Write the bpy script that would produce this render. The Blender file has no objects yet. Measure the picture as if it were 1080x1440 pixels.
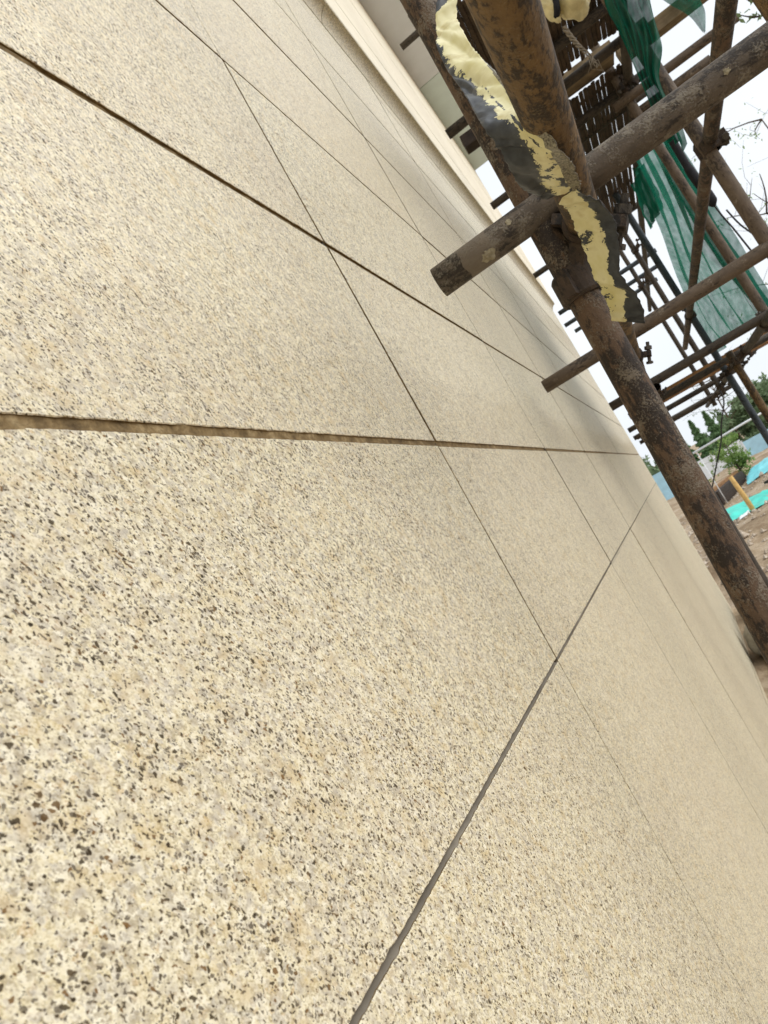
import bpy, bmesh, math, random
from mathutils import Vector, Matrix, noise
S = bpy.context.scene
C = S.collection
R = math.radians
rnd = random.Random(11)

# ------------------------------------------------------------------ camera
cd = bpy.data.cameras.new('camera'); cam = bpy.data.objects.new('camera', cd); C.objects.link(cam); S.camera = cam
cd.sensor_fit = 'HORIZONTAL'; cd.sensor_width = 36.0; cd.lens = 33.333
cd.clip_start = 0.02; cd.clip_end = 3000
FW = Vector((0.9251863, 0.3594136, 0.1218693)); RT = Vector((0.3725369, -0.7987928, -0.4723837)); UP = Vector((0.0724328, -0.4824438, 0.8729270))
CAMP = Vector((0.0, -0.30, 1.95))
cam.matrix_world = Matrix(((RT.x, UP.x, -FW.x, CAMP.x), (RT.y, UP.y, -FW.y, CAMP.y), (RT.z, UP.z, -FW.z, CAMP.z), (0, 0, 0, 1)))
cd.dof.use_dof = True; cd.dof.focus_distance = 0.80; cd.dof.aperture_fstop = 22.0

# ------------------------------------------------------------------ sky, sun, exposure
SUN_EL, SUN_AZ = 34.0, 178.0       # azimuth of the brightest part of the cloud, clockwise from +Y
w = bpy.data.worlds.new('World'); S.world = w; w.use_nodes = True
nt = w.node_tree; nt.nodes.clear()
out = nt.nodes.new('ShaderNodeOutputWorld'); bg = nt.nodes.new('ShaderNodeBackground')
sky = nt.nodes.new('ShaderNodeTexSky'); sky.sky_type = 'NISHITA'; sky.sun_disc = False
sky.sun_elevation = R(SUN_EL); sky.sun_rotation = R(SUN_AZ); sky.air_density = 1.0; sky.dust_density = 4.0
hs = nt.nodes.new('ShaderNodeHueSaturation'); hs.inputs['Saturation'].default_value = 0.35
tcw = nt.nodes.new('ShaderNodeTexCoord'); nz = nt.nodes.new('ShaderNodeTexNoise'); nz.inputs['Scale'].default_value = 2.2; nz.inputs['Detail'].default_value = 5
rmp = nt.nodes.new('ShaderNodeValToRGB')
rmp.color_ramp.elements[0].position = 0.3; rmp.color_ramp.elements[0].color = (5.8, 6.2, 6.6, 1)
rmp.color_ramp.elements[1].position = 0.7; rmp.color_ramp.elements[1].color = (6.8, 7.1, 7.4, 1)
mx = nt.nodes.new('ShaderNodeMix'); mx.data_type = 'RGBA'; mx.inputs['Factor'].default_value = 0.90   # cloud cover over the clear sky
nt.links.new(tcw.outputs['Generated'], nz.inputs['Vector']); nt.links.new(nz.outputs['Fac'], rmp.inputs['Fac'])
nt.links.new(sky.outputs['Color'], hs.inputs['Color']); nt.links.new(hs.outputs['Color'], mx.inputs[6]); nt.links.new(rmp.outputs['Color'], mx.inputs[7])
nt.links.new(mx.outputs[2], bg.inputs['Color']); bg.inputs['Strength'].default_value = 0.100
nt.links.new(bg.outputs['Background'], out.inputs['Surface'])
sl = bpy.data.lights.new('sun', 'SUN'); sl.energy = 1.5; sl.angle = R(85); sl.color = (1.0, 0.982, 0.95)
so = bpy.data.objects.new('sun', sl); C.objects.link(so)
az = R(SUN_AZ); sd = Vector((math.sin(az) * math.cos(R(SUN_EL)), math.cos(az) * math.cos(R(SUN_EL)), math.sin(R(SUN_EL))))
so.rotation_euler = sd.to_track_quat('Z', 'Y').to_euler(); so.location = sd * 30
S.view_settings.view_transform = 'Standard'; S.view_settings.look = 'None'
S.view_settings.exposure = 0.68; S.view_settings.gamma = 1.0; S.view_settings.use_curve_mapping = False
S.render.engine = 'CYCLES'
S.cycles.max_bounces = 5; S.cycles.transparent_max_bounces = 24

# ------------------------------------------------------------------ node helpers
def lin(r, g, b):
    f = lambda c: (c / 255 / 12.92) if c / 255 <= 0.04045 else ((c / 255 + 0.055) / 1.055) ** 2.4
    return (f(r), f(g), f(b), 1.0)
class NT:
    def __init__(s, name, rough=0.8, spec=0.4):
        s.m = bpy.data.materials.new(name); s.m.use_nodes = True
        s.t = s.m.node_tree; s.b = s.t.nodes['Principled BSDF']
        s.b.inputs['Roughness'].default_value = rough; s.b.inputs['Specular IOR Level'].default_value = spec
    def n(s, typ, **kw):
        nd = s.t.nodes.new('ShaderNode' + typ)
        for k, v in kw.items():
            if k.startswith('_'): setattr(nd, k[1:], v)
            else:
                key = k.replace('__', ' ')
                key = int(key[1:]) if key[0] == 'i' and key[1:].isdigit() else key
                s.put(nd.inputs[key], v)
        return nd
    def put(s, sock, v):
        if isinstance(v, bpy.types.NodeSocket): s.t.links.new(v, sock)
        else: sock.default_value = v
    def coord(s, rand=37.0):
        tc = s.n('TexCoord'); oi = s.n('ObjectInfo')
        m = s.n('Math', _operation='MULTIPLY', i0=oi.outputs['Random'], i1=rand)
        a = s.n('VectorMath', _operation='ADD', i0=tc.outputs['Object'], i1=m.outputs[0])
        s.rand = oi.outputs['Random']; s.obj = tc.outputs['Object']
        return a.outputs[0]
    def noise(s, v, scale, detail=3, rough=0.55, dist=0.0):
        return s.n('TexNoise', Vector=v, Scale=scale, Detail=detail, Roughness=rough, Distortion=dist).outputs['Fac']
    def ramp(s, fac, *stops, interp='LINEAR'):
        r = s.n('ValToRGB', Fac=fac); cr = r.color_ramp; cr.interpolation = interp
        while len(cr.elements) < len(stops): cr.elements.new(0.5)
        for e, (p, c) in zip(cr.elements, stops):
            e.position = p; e.color = c if hasattr(c, '__len__') else (c, c, c, 1)
        return r.outputs['Color']
    def mix(s, fac, a, b, mode='MIX'):
        m = s.n('Mix', _data_type='RGBA', _blend_type=mode)
        s.put(m.inputs[0], fac); s.put(m.inputs[6], a); s.put(m.inputs[7], b)
        return m.outputs[2]
    def math(s, op, a, b=0.0, c=0.0, clamp=False):
        return s.n('Math', _operation=op, _use_clamp=clamp, i0=a, i1=b, i2=c).outputs[0]
    def bump(s, h, strength=0.3, dist=0.001):
        b = s.n('Bump', Height=h, Strength=strength, Distance=dist); s.t.links.new(b.outputs[0], s.b.inputs['Normal'])
    def col(s, c): s.put(s.b.inputs['Base Color'], c); return s.m

def mat_granite():
    t = NT('granite', 0.5, 0.6); t.b.inputs['Coat Weight'].default_value = 0.08; t.b.inputs['Coat Roughness'].default_value = 0.42; v0 = t.coord(53.0)
    # the grain runs slightly along one diagonal of the slab
    v = t.n('Mapping', Vector=t.n('Mapping', Vector=v0, Rotation=(0, R(40), 0)).outputs[0], Scale=(1.15, 1.0, 0.84)).outputs[0]
    wob = t.n('TexNoise', Vector=v, Scale=260.0, Detail=2.0)
    off = t.n('VectorMath', _operation='SUBTRACT', i0=wob.outputs['Color'], i1=(0.5, 0.5, 0.5))
    off = t.n('VectorMath', _operation='SCALE', i0=off.outputs[0], Scale=0.0062)
    vw = t.n('VectorMath', _operation='ADD', i0=v, i1=off.outputs[0]).outputs[0]
    # feldspar / quartz grains
    g = t.n('TexVoronoi', Vector=vw, Scale=290.0); gs = t.n('SeparateColor', Color=g.outputs['Color'])
    base = t.ramp(gs.outputs[0], (0.0, lin(213, 202, 166)), (0.25, lin(227, 218, 187)), (0.45, lin(211, 196, 150)), (0.62, lin(238, 232, 211)),
                  (0.74, lin(218, 207, 174)), (0.82, lin(174, 167, 150)), (0.92, lin(201, 195, 180)), (1.0, lin(198, 172, 122)))
    fine = t.noise(v, 700.0, 2)
    base = t.mix(t.ramp(fine, (0.42, 0.0), (0.66, 0.65)), base, lin(241, 235, 214))
    base = t.mix(t.ramp(fine, (0.32, 0.7), (0.46, 0.0)), base, lin(152, 139, 108))
    mid = t.noise(v, 105.0, 3)
    base = t.mix(t.ramp(mid, (0.50, 0.0), (0.68, 0.65)), base, lin(172, 164, 150))
    mid2 = t.noise(vw, 215.0, 2)
    base = t.mix(t.ramp(mid2, (0.55, 0.0), (0.66, 0.62)), base, lin(150, 137, 110))
    warm = t.noise(v, 62.0, 2)
    base = t.mix(t.ramp(warm, (0.55, 0.0), (0.72, 0.45)), base, lin(194, 167, 108))
    big = t.noise(v0, 4.2, 4, 0.6)
    base = t.mix(t.ramp(big, (0.45, 0.0), (0.70, 0.16)), base, lin(194, 180, 164))
    base = t.mix(t.math('MULTIPLY', t.rand, 0.20), base, lin(206, 188, 158))
    # black mica: large flecks, fine flecks, denser in places
    dens = t.noise(v, 34.0, 4, 0.65)
    sp = t.n('TexVoronoi', Vector=vw, Scale=222.0); sc = t.n('SeparateColor', Color=sp.outputs['Color'])
    r1 = t.math('MULTIPLY_ADD', t.math('POWER', sc.outputs[1], 1.5), 0.25, t.math('MULTIPLY_ADD', dens, 0.46, -0.145))
    m1 = t.math('MULTIPLY_ADD', t.math('SUBTRACT', r1, sp.outputs['Distance']), 22.0, 0.45, clamp=True)
    sp2 = t.n('TexVoronoi', Vector=vw, Scale=430.0); sc2 = t.n('SeparateColor', Color=sp2.outputs['Color'])
    r2 = t.math('MULTIPLY_ADD', t.math('POWER', sc2.outputs[2], 2.0), 0.52, t.math('MULTIPLY_ADD', dens, 0.48, -0.195))
    m2 = t.math('MULTIPLY_ADD', t.math('SUBTRACT', r2, sp2.outputs['Distance']), 13.0, 0.45, clamp=True)
    tint = t.ramp(sc.outputs[0], (0.0, lin(38, 31, 21)), (0.66, lin(58, 47, 32)), (0.86, lin(122, 90, 50)), (1.0, lin(64, 54, 40)))
    halo = t.math('MULTIPLY_ADD', t.math('SUBTRACT', t.math('ADD', r1, 0.14), sp.outputs['Distance']), 4.0, 0.0, clamp=True)
    base = t.mix(t.math('MULTIPLY', halo, 0.55), base, lin(158, 138, 102))
    base = t.mix(t.math('MULTIPLY', m2, 0.82), base, lin(70, 58, 40))
    t.put(t.b.inputs['Specular IOR Level'], t.math('MULTIPLY_ADD', m1, -0.5, 0.6))
    base = t.mix(t.math('MULTIPLY', m1, 0.86), base, tint)
    h = t.math('MULTIPLY_ADD', t.noise(v, 95.0, 1), 0.8, t.noise(v, 380.0, 2))
    t.bump(h, 0.30, 0.0014)
    return t.col(base)
def mat_rough(name, c0, c1, c2, scale=30.0, bump=0.4, bd=0.002, rough=0.85, spec=0.3):
    t = NT(name, rough, spec); v = t.coord(29.0)
    a = t.noise(v, scale, 5, 0.6); b = t.noise(v, scale * 6, 3)
    c = t.ramp(a, (0.3, c0), (0.52, c1), (0.72, c2))
    c = t.mix(t.ramp(b, (0.4, 0.0), (0.75, 0.5)), c, c0)
    t.bump(t.math('ADD', a, t.math('MULTIPLY', b, 0.6)), bump, bd)
    return t.col(c)
def mat_tube(name, base, alt, dark, cement, cem_amt=0.5, dark_amt=0.5, band=None, bump=0.6):
    """old scaffold pipe: worn paint and rust, black pits, dried cement and grit"""
    t = NT(name, 0.72, 0.35); v = t.coord(71.0)
    st = t.n('Mapping', Vector=v, Scale=(1.0, 1.0, 0.45)).outputs[0]
    a = t.noise(st, 46.0, 5, 0.65, 0.6); c = t.ramp(a, (0.32, base), (0.68, alt))
    d = t.noise(st, 120.0, 4, 0.7)
    dl = t.noise(st, 21.0, 3)
    dm = t.math('ADD', t.math('MULTIPLY', d, 0.6), t.math('MULTIPLY', dl, 0.55))
    lo = 0.66 - 0.16 * dark_amt
    dmask = t.ramp(dm, (lo, 0.0), (lo + 0.07, 0.92))
    c = t.mix(dmask, c, dark)
    e = t.noise(v, 26.0, 4, 0.7); f = t.noise(v, 330.0, 2)
    cm = t.math('ADD', t.math('MULTIPLY', e, 0.8), t.math('MULTIPLY', f, 0.38))
    lo = 0.80 - 0.28 * cem_amt
    cmask = t.ramp(cm, (lo, 0.0), (lo + 0.10, 0.85))
    c = t.mix(cmask, c, cement)
    g = t.n('TexVoronoi', Vector=v, Scale=620.0); gs = t.n('SeparateColor', Color=g.outputs['Color'])
    grit = t.math('MULTIPLY', t.math('GREATER_THAN', gs.outputs[0], 0.90), t.ramp(e, (0.35, 0.0), (0.6, 1.0)))
    c = t.mix(t.math('MULTIPLY', grit, 0.35 * cem_amt + 0.05), c, lin(142, 130, 112))
    if band:
        sx = t.n('SeparateXYZ', Vector=t.obj)
        wv = t.math('MULTIPLY_ADD', t.noise(t.obj, 60.0, 2), 0.014, sx.outputs[2])
        k = t.math('MULTIPLY', t.math('GREATER_THAN', wv, band[0]), t.math('LESS_THAN', wv, band[1]))
        c = t.mix(t.math('MULTIPLY', k, 0.8), c, band[2])
    t.bump(t.math('ADD', t.math('ADD', d, t.math('MULTIPLY', cmask, 0.5)), t.math('MULTIPLY', f, 0.5)), bump, 0.0018)
    return t.col(c)
def mat_tape():
    """warning tape: yellow film with black print that has flaked"""
    t = NT('warning_tape', 0.42, 0.4); v = t.coord(5.0)
    at = t.n('Attribute', _attribute_name='ink').outputs['Fac']
    gr = t.n('Attribute', _attribute_name='grey').outputs['Fac']
    n1 = t.noise(v, 70.0, 4, 0.6); n2 = t.noise(v, 420.0, 3, 0.7); n3 = t.noise(v, 27.0, 3, 0.6, 0.8)
    k = t.math('ADD', at, t.math('MULTIPLY_ADD', n1, 0.9, -0.45))
    k = t.math('ADD', k, t.math('MULTIPLY_ADD', n3, 2.2, -1.10))
    k = t.math('ADD', k, t.math('MULTIPLY_ADD', n2, 0.7, -0.35))
    ink = t.math('GREATER_THAN', k, 0.5)
    yel = t.ramp(t.noise(v, 26.0, 3), (0.3, lin(200, 192, 134)), (0.55, lin(216, 210, 166)), (0.75, lin(176, 160, 100)))
    c = t.mix(ink, yel, t.ramp(n1, (0.3, lin(34, 37, 41)), (0.7, lin(62, 66, 70))))
    g2 = t.math('GREATER_THAN', t.math('ADD', gr, t.math('MULTIPLY_ADD', n1, 0.5, -0.25)), 0.5)
    gcol = t.ramp(n2, (0.38, lin(66, 62, 54)), (0.62, lin(150, 144, 124)))
    c = t.mix(g2, c, gcol)
    t.b.inputs['Transmission Weight'].default_value = 0.0
    t.bump(t.math('ADD', n1, t.math('MULTIPLY', ink, 0.3)), 0.18, 0.001)
    return t.col(c)
def mat_net(name, alpha, c0, c1):
    t = NT(name, 0.7, 0.2); v = t.coord(9.0)
    n1 = t.noise(v, 7.0, 4)
    c = t.ramp(n1, (0.3, c0), (0.7, c1)); t.col(c)
    tr = t.n('BsdfTranslucent', Color=c); tp = t.n('BsdfTransparent')
    m1 = t.n('MixShader', Fac=0.45, i1=t.b.outputs[0], i2=tr.outputs[0])
    cov = t.ramp(t.noise(v, 16.0, 4), (0.3, max(0, alpha - 0.10)), (0.7, min(1, alpha + 0.10)))
    m2 = t.n('MixShader', Fac=cov, i1=tp.outputs[0], i2=m1.outputs[0])
    t.t.links.new(m2.outputs[0], t.t.nodes['Material Output'].inputs['Surface'])
    return t.m
def mat_plain(name, c, rough=0.7, var=0.25, scale=20.0, spec=0.35):
    t = NT(name, rough, spec); v = t.coord(13.0); n = t.noise(v, scale, 4)
    d = tuple(x * (1 - var) for x in c[:3]) + (1,); e = tuple(min(1, x * (1 + var)) for x in c[:3]) + (1,)
    return t.col(t.ramp(n, (0.3, d), (0.7, e)))
def mat_leaf(name, c0, c1):
    t = NT(name, 0.6, 0.3); tc = t.n('TexCoord'); n = t.noise(tc.outputs['Object'], 2.5, 3)
    c = t.ramp(n, (0.3, c0), (0.7, c1)); t.col(c)
    tr = t.n('BsdfTranslucent', Color=c)
    m = t.n('MixShader', Fac=0.3, i1=t.b.outputs[0], i2=tr.outputs[0])
    t.t.links.new(m.outputs[0], t.t.nodes['Material Output'].inputs['Surface'])
    return t.m
def mat_dirt():
    t = NT('dirt', 0.95, 0.15); tc = t.n('TexCoord'); v = tc.outputs['Object']
    a = t.noise(v, 0.9, 6, 0.6); b = t.noise(v, 9.0, 5, 0.65); d = t.noise(v, 55.0, 4, 0.7)
    c = t.ramp(a, (0.3, lin(122, 102, 78)), (0.5, lin(172, 152, 126)), (0.7, lin(200, 184, 162)))
    c = t.mix(t.ramp(b, (0.45, 0.0), (0.7, 0.65)), c, lin(126, 102, 76))
    c = t.mix(t.ramp(d, (0.5, 0.0), (0.75, 0.4)), c, lin(108, 90, 70))
    t.bump(t.math('ADD', b, t.math('MULTIPLY', d, 0.5)), 0.7, 0.05)
    return t.col(c)
def mat_wood(name, c0, c1, dark):
    t = NT(name, 0.8, 0.25); v = t.coord(31.0)
    st = t.n('Mapping', Vector=v, Scale=(1.0, 1.0, 0.06)).outputs[0]
    a = t.noise(st, 55.0, 5, 0.65); b = t.noise(v, 12.0, 3)
    c = t.ramp(a, (0.3, c0), (0.65, c1)); c = t.mix(t.ramp(b, (0.45, 0.0), (0.7, 0.7)), c, dark)
    t.bump(a, 0.4, 0.002)
    return t.col(c)

M = dict(
    granite=mat_granite(),
    mortar_tan=mat_rough('mortar_tan', lin(80, 65, 43), lin(130, 109, 74), lin(172, 152, 114), 48.0, 0.7, 0.004),
    mortar_dark=mat_rough('mortar_dark', lin(88, 72, 46), lin(122, 102, 68), lin(148, 128, 92), 60.0, 0.7, 0.004),
    edge_stain=mat_rough('edge_stain', lin(96, 78, 50), lin(130, 108, 72), lin(160, 138, 100), 90.0, 0.6, 0.003),
    grout_brown=mat_rough('grout_brown', lin(44, 36, 24), lin(60, 49, 33), lin(78, 65, 45), 60.0, 0.5, 0.003),
    mortar_grey=mat_rough('mortar_grey', lin(92, 85, 74), lin(118, 110, 97), lin(140, 132, 118), 9.0, 0.12, 0.002, 0.6),
    fascia=mat_rough('fascia_stone', lin(220, 210, 186), lin(227, 218, 197), lin(231, 224, 206), 14.0, 0.08, 0.002, 0.65),
    soffit=mat_plain('soffit_paint', lin(222, 228, 236), 0.8, 0.06, 4.0),
    soffit2=mat_plain('soffit_paint_greenish', lin(212, 228, 228), 0.8, 0.06, 4.0),
    concrete=mat_rough('concrete', lin(120, 114, 104), lin(150, 144, 132), lin(168, 162, 150), 12.0, 0.4, 0.004),
    cement=mat_rough('cement_splash', lin(128, 120, 100), lin(156, 148, 126), lin(176, 168, 146), 120.0, 0.5, 0.002),
    standard=mat_tube('pipe_rust', lin(74, 57, 43), lin(98, 78, 60), lin(36, 29, 24), lin(112, 102, 88), 0.66, 0.78, bump=0.9),
    ledger=mat_tube('pipe_ochre', lin(88, 68, 42), lin(114, 90, 56), lin(44, 34, 22), lin(118, 100, 70), 0.45, 0.78, bump=0.8),
    transom=mat_tube('pipe_cemented', lin(74, 66, 58), lin(100, 90, 80), lin(44, 39, 36), lin(126, 119, 108), 0.72, 0.5, (0.055, 0.105, lin(120, 110, 98)), 0.9),
    pipe=mat_tube('pipe_brown', lin(80, 68, 57), lin(104, 90, 76), lin(48, 41, 36), lin(134, 122, 106), 0.4, 0.35),
    pipe_dark=mat_tube('pipe_dark', lin(54, 48, 42), lin(74, 65, 54), lin(32, 29, 27), lin(110, 102, 92), 0.25, 0.5),
    pipe_blue=mat_tube('pipe_slate', lin(50, 58, 66), lin(66, 74, 80), lin(30, 34, 38), lin(96, 100, 100), 0.2, 0.4),
    iron=mat_tube('coupler_iron', lin(52, 42, 34), lin(70, 56, 44), lin(24, 21, 19), lin(92, 80, 66), 0.2, 0.6),
    bolt=mat_tube('bolt_iron', lin(60, 56, 52), lin(84, 78, 70), lin(30, 28, 26), lin(110, 104, 96), 0.2, 0.4),
    tape=mat_tape(),
    net=mat_net('net_green', 0.78, lin(6, 92, 74), lin(20, 116, 94)),
    net_dense=mat_net('net_green_gathered', 0.93, lin(4, 84, 66), lin(14, 108, 86)),
    bamboo=mat_wood('bamboo', lin(58, 47, 38), lin(82, 68, 54), lin(38, 32, 27)),
    plank=mat_wood('timber_plank', lin(128, 92, 60), lin(152, 114, 74), lin(88, 66, 48)),
    plank_old=mat_wood('timber_weathered', lin(116, 100, 78), lin(140, 124, 98), lin(78, 66, 50)),
    timber_dark=mat_wood('timber_wet', lin(50, 42, 36), lin(70, 58, 50), lin(30, 26, 24)),
    stake=mat_wood('stake_yellow', lin(196, 158, 92), lin(216, 180, 116), lin(160, 122, 70)),
    sheet=mat_plain('sack_film', lin(206, 194, 150), 0.45, 0.2, 30.0),
    black=mat_plain('black_film', lin(34, 34, 38), 0.75, 0.4, 40.0, 0.2),
    rope=mat_plain('rope_fibre', lin(128, 118, 104), 0.9, 0.3, 90.0),
    wire=mat_plain('wire_black', lin(40, 38, 42), 0.5, 0.3, 60.0),
    tarp=mat_plain('tarp_teal', lin(60, 196, 178), 0.5, 0.18, 3.0),
    tarp2=mat_plain('tarp_sky', lin(120, 206, 214), 0.5, 0.18, 3.0),
    white=mat_plain('white_sheet', lin(226, 228, 230), 0.6, 0.06, 4.0),
    bluep=mat_plain('blue_panel', lin(168, 206, 222), 0.6, 0.1, 4.0),
    bark=mat_rough('bark', lin(62, 50, 38), lin(88, 72, 54), lin(104, 88, 70), 30.0, 0.5, 0.01),
    twig=mat_plain('twig_bark', lin(70, 58, 50), 0.8, 0.3, 40.0),
    leaf=mat_leaf('leaf_fresh', lin(98, 128, 60), lin(142, 166, 92)),
    leaf_dark=mat_leaf('leaf_deep', lin(98, 118, 82), lin(126, 144, 106)),  # greens lightened in the colour itself to suggest haze over the far trees
    needle=mat_leaf('needle_green', lin(86, 116, 76), lin(118, 146, 98)),
    dirt=mat_dirt(),
    stone=mat_rough('rubble_stone', lin(140, 124, 106), lin(188, 174, 156), lin(224, 214, 200), 8.0, 0.4, 0.01),
)

# ------------------------------------------------------------------ object helpers
def obj(name, verts, faces, m, parent=None, loc=(0, 0, 0), rot=None, smooth=False, uv=None):
    me = bpy.data.meshes.new(name); me.from_pydata([tuple(v) for v in verts], [], faces); me.update()
    if smooth: me.polygons.foreach_set('use_smooth', [True] * len(me.polygons))
    if uv:
        l = me.uv_layers.new(name='UVMap')
        for lp in me.loops: l.data[lp.index].uv = uv[lp.vertex_index]
    return link(name, me, m, parent, loc, rot)
def link(name, me, m, parent=None, loc=(0, 0, 0), rot=None):
    o = bpy.data.objects.new(name, me); C.objects.link(o)
    if m and not me.materials: me.materials.append(M[m] if isinstance(m, str) else m)
    o.location = loc
    if rot is not None: o.rotation_mode = 'QUATERNION'; o.rotation_quaternion = rot
    if parent: o.parent = parent
    return o
def tag(o, label, cat, group=None, kind=None):
    if label: o['label'] = label
    if cat: o['category'] = cat
    if group: o['group'] = group
    if kind: o['kind'] = kind
    return o
def empty(name, loc=(0, 0, 0)):
    o = bpy.data.objects.new(name, None); C.objects.link(o); o.location = loc; o.empty_display_size = 0.1
    return o
def box(x0, x1, y0, y1, z0, z1):
    v = [(x, y, z) for z in (z0, z1) for y in (y0, y1) for x in (x0, x1)]
    f = [(0, 2, 3, 1), (4, 5, 7, 6), (0, 1, 5, 4), (2, 6, 7, 3), (0, 4, 6, 2), (1, 3, 7, 5)]
    return v, f
def bevel_box(name, dims, m, parent=None, loc=(0, 0, 0), rot=None, b=0.004):
    bm = bmesh.new(); bmesh.ops.create_cube(bm, size=1.0)
    bmesh.ops.scale(bm, vec=dims, verts=bm.verts)
    bmesh.ops.bevel(bm, geom=bm.edges[:], offset=b, segments=2, affect='EDGES', profile=0.6)
    me = bpy.data.meshes.new(name); bm.to_mesh(me); bm.free()
    return link(name, me, m, parent, loc, rot)
def tube_mesh(name, L, r=0.0242, n=28, wall=0.0035, wob=0.0004, seed=0):
    """hollow pipe along local +Z, open ends with a real wall thickness"""
    v, f = [], []
    segs = max(2, int(L / 0.12)); zs = [L * i / segs for i in range(segs + 1)]
    for z in zs:
        for i in range(n):
            a = 2 * math.pi * i / n
            rr = r + wob * noise.noise(Vector((math.cos(a) * 1.5, math.sin(a) * 1.5, z * 9 + seed * 7.7)))
            v.append((rr * math.cos(a), rr * math.sin(a), z))
    for k in range(segs):
        for i in range(n):
            j = (i + 1) % n; f.append((k * n + i, k * n + j, (k + 1) * n + j, (k + 1) * n + i))
    ns = len(f)
    for (base, z, dz) in ((0, 0.0, min(0.12, L / 2)), (segs * n, L, -min(0.12, L / 2))):
        i0 = len(v)
        for zz in (z, z + dz):
            for i in range(n):
                a = 2 * math.pi * i / n; v.append(((r - wall) * math.cos(a), (r - wall) * math.sin(a), zz))
        for i in range(n):
            j = (i + 1) % n
            q = [(base + i, i0 + i, i0 + j, base + j), (i0 + i, i0 + n + i, i0 + n + j, i0 + j)]
            f += q if dz > 0 else [tuple(reversed(x)) for x in q]
        cap = tuple(i0 + n + i for i in range(n)); f.append(cap if dz < 0 else tuple(reversed(cap)))
    me = bpy.data.meshes.new(name); me.from_pydata(v, [], f); me.update()
    for i, p in enumerate(me.polygons): p.use_smooth = i < ns
    return me
_seed = [0]
def tube(name, a, b, m, parent=None, r=0.0242, n=28):
    a, b = Vector(a), Vector(b); d = b - a; _seed[0] += 1
    me = tube_mesh(name, d.length, r, n, seed=_seed[0])
    pl = parent.location if parent else Vector((0, 0, 0))
    return link(name, me, m, parent, a - pl, d.to_track_quat('Z', 'Y'))
def rod_geo(pts, rad, n=7, v=None, f=None):
    """solid tapering rod through points"""
    v = [] if v is None else v; f = [] if f is None else f
    pts = [Vector(p) for p in pts]; rad = rad if hasattr(rad, '__len__') else [rad] * len(pts)
    i0 = len(v)
    for k, p in enumerate(pts):
        d = (pts[min(k + 1, len(pts) - 1)] - pts[max(k - 1, 0)]).normalized()
        s = d.cross(Vector((0.31, 0.77, 0.55))).normalized(); u = d.cross(s)
        for i in range(n):
            a = 2 * math.pi * i / n; v.append(p + (s * math.cos(a) + u * math.sin(a)) * rad[k])
    for k in range(len(pts) - 1):
        for i in range(n):
            j = (i + 1) % n; f.append((i0 + k * n + i, i0 + k * n + j, i0 + (k + 1) * n + j, i0 + (k + 1) * n + i))
    f.append(tuple(i0 + i for i in reversed(range(n)))); e = i0 + (len(pts) - 1) * n; f.append(tuple(e + i for i in range(n)))
    return v, f
def spline(pts, per=8):
    pts = [Vector(p) for p in pts]; o = []
    for i in range(len(pts) - 1):
        p0, p1, p2, p3 = pts[max(i - 1, 0)], pts[i], pts[i + 1], pts[min(i + 2, len(pts) - 1)]
        for k in range(per):
            t = k / per
            o.append(0.5 * ((2 * p1) + (p2 - p0) * t + (2 * p0 - 5 * p1 + 4 * p2 - p3) * t * t + (3 * p1 - p0 - 3 * p2 + p3) * t ** 3))
    return o + [pts[-1]]

# ------------------------------------------------------------------ ground
def gh(x, y):
    h = 0.05 * noise.noise(Vector((x * 0.5, y * 0.5, 0))) + 0.03 * noise.noise(Vector((x * 1.7, y * 1.7, 3)))
    far = min(1.0, max(0.0, (x - 10.0) / 4.0))
    h += far * (0.20 * abs(noise.noise(Vector((x * 0.22, y * 0.30, 9)))) + 0.07 * noise.noise(Vector((x * 1.1, y * 1.1, 5))))
    for (cx, cy, rx, ry, hh) in ((14.2, -1.6, 2.4, 1.5, 0.34), (23.5, -3.4, 3.5, 2.0, 0.45), (13.0, -0.3, 1.6, 0.9, 0.16)):
        q = ((x - cx) / rx) ** 2 + ((y - cy) / ry) ** 2
        if q < 4: h += hh * math.exp(-q * 1.4)
    d = max(abs(x) / 60.0, abs(y) / 60.0)
    return h if d < 1 else h * max(0.0, 2 - d)
xs = [-400, -150, -60, -25, -12, -6, -3] + [-1.5 + 0.5 * i for i in range(16)] + [6.5 + 0.22 * i for i in range(96)] + [28, 29, 30, 32, 34, 37, 40, 45, 52, 60, 75, 100, 150, 250, 500, 1500]
ys = [-1500, -500, -250, -120, -70, -45, -30, -22, -16, -12, -9, -7] + [-6 + 0.22 * i for i in range(37)] + [2.6, 3.2, 4, 6, 10, 20, 50, 120, 400, 1500]
gv = [(x, y, gh(x, y)) for y in ys for x in xs]; nx = len(xs)
gf = [(j * nx + i, j * nx + i + 1, (j + 1) * nx + i + 1, (j + 1) * nx + i) for j in range(len(ys) - 1) for i in range(nx - 1)]
tag(obj('ground', gv, gf, 'dirt', smooth=True), None, None, kind='structure')

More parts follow.
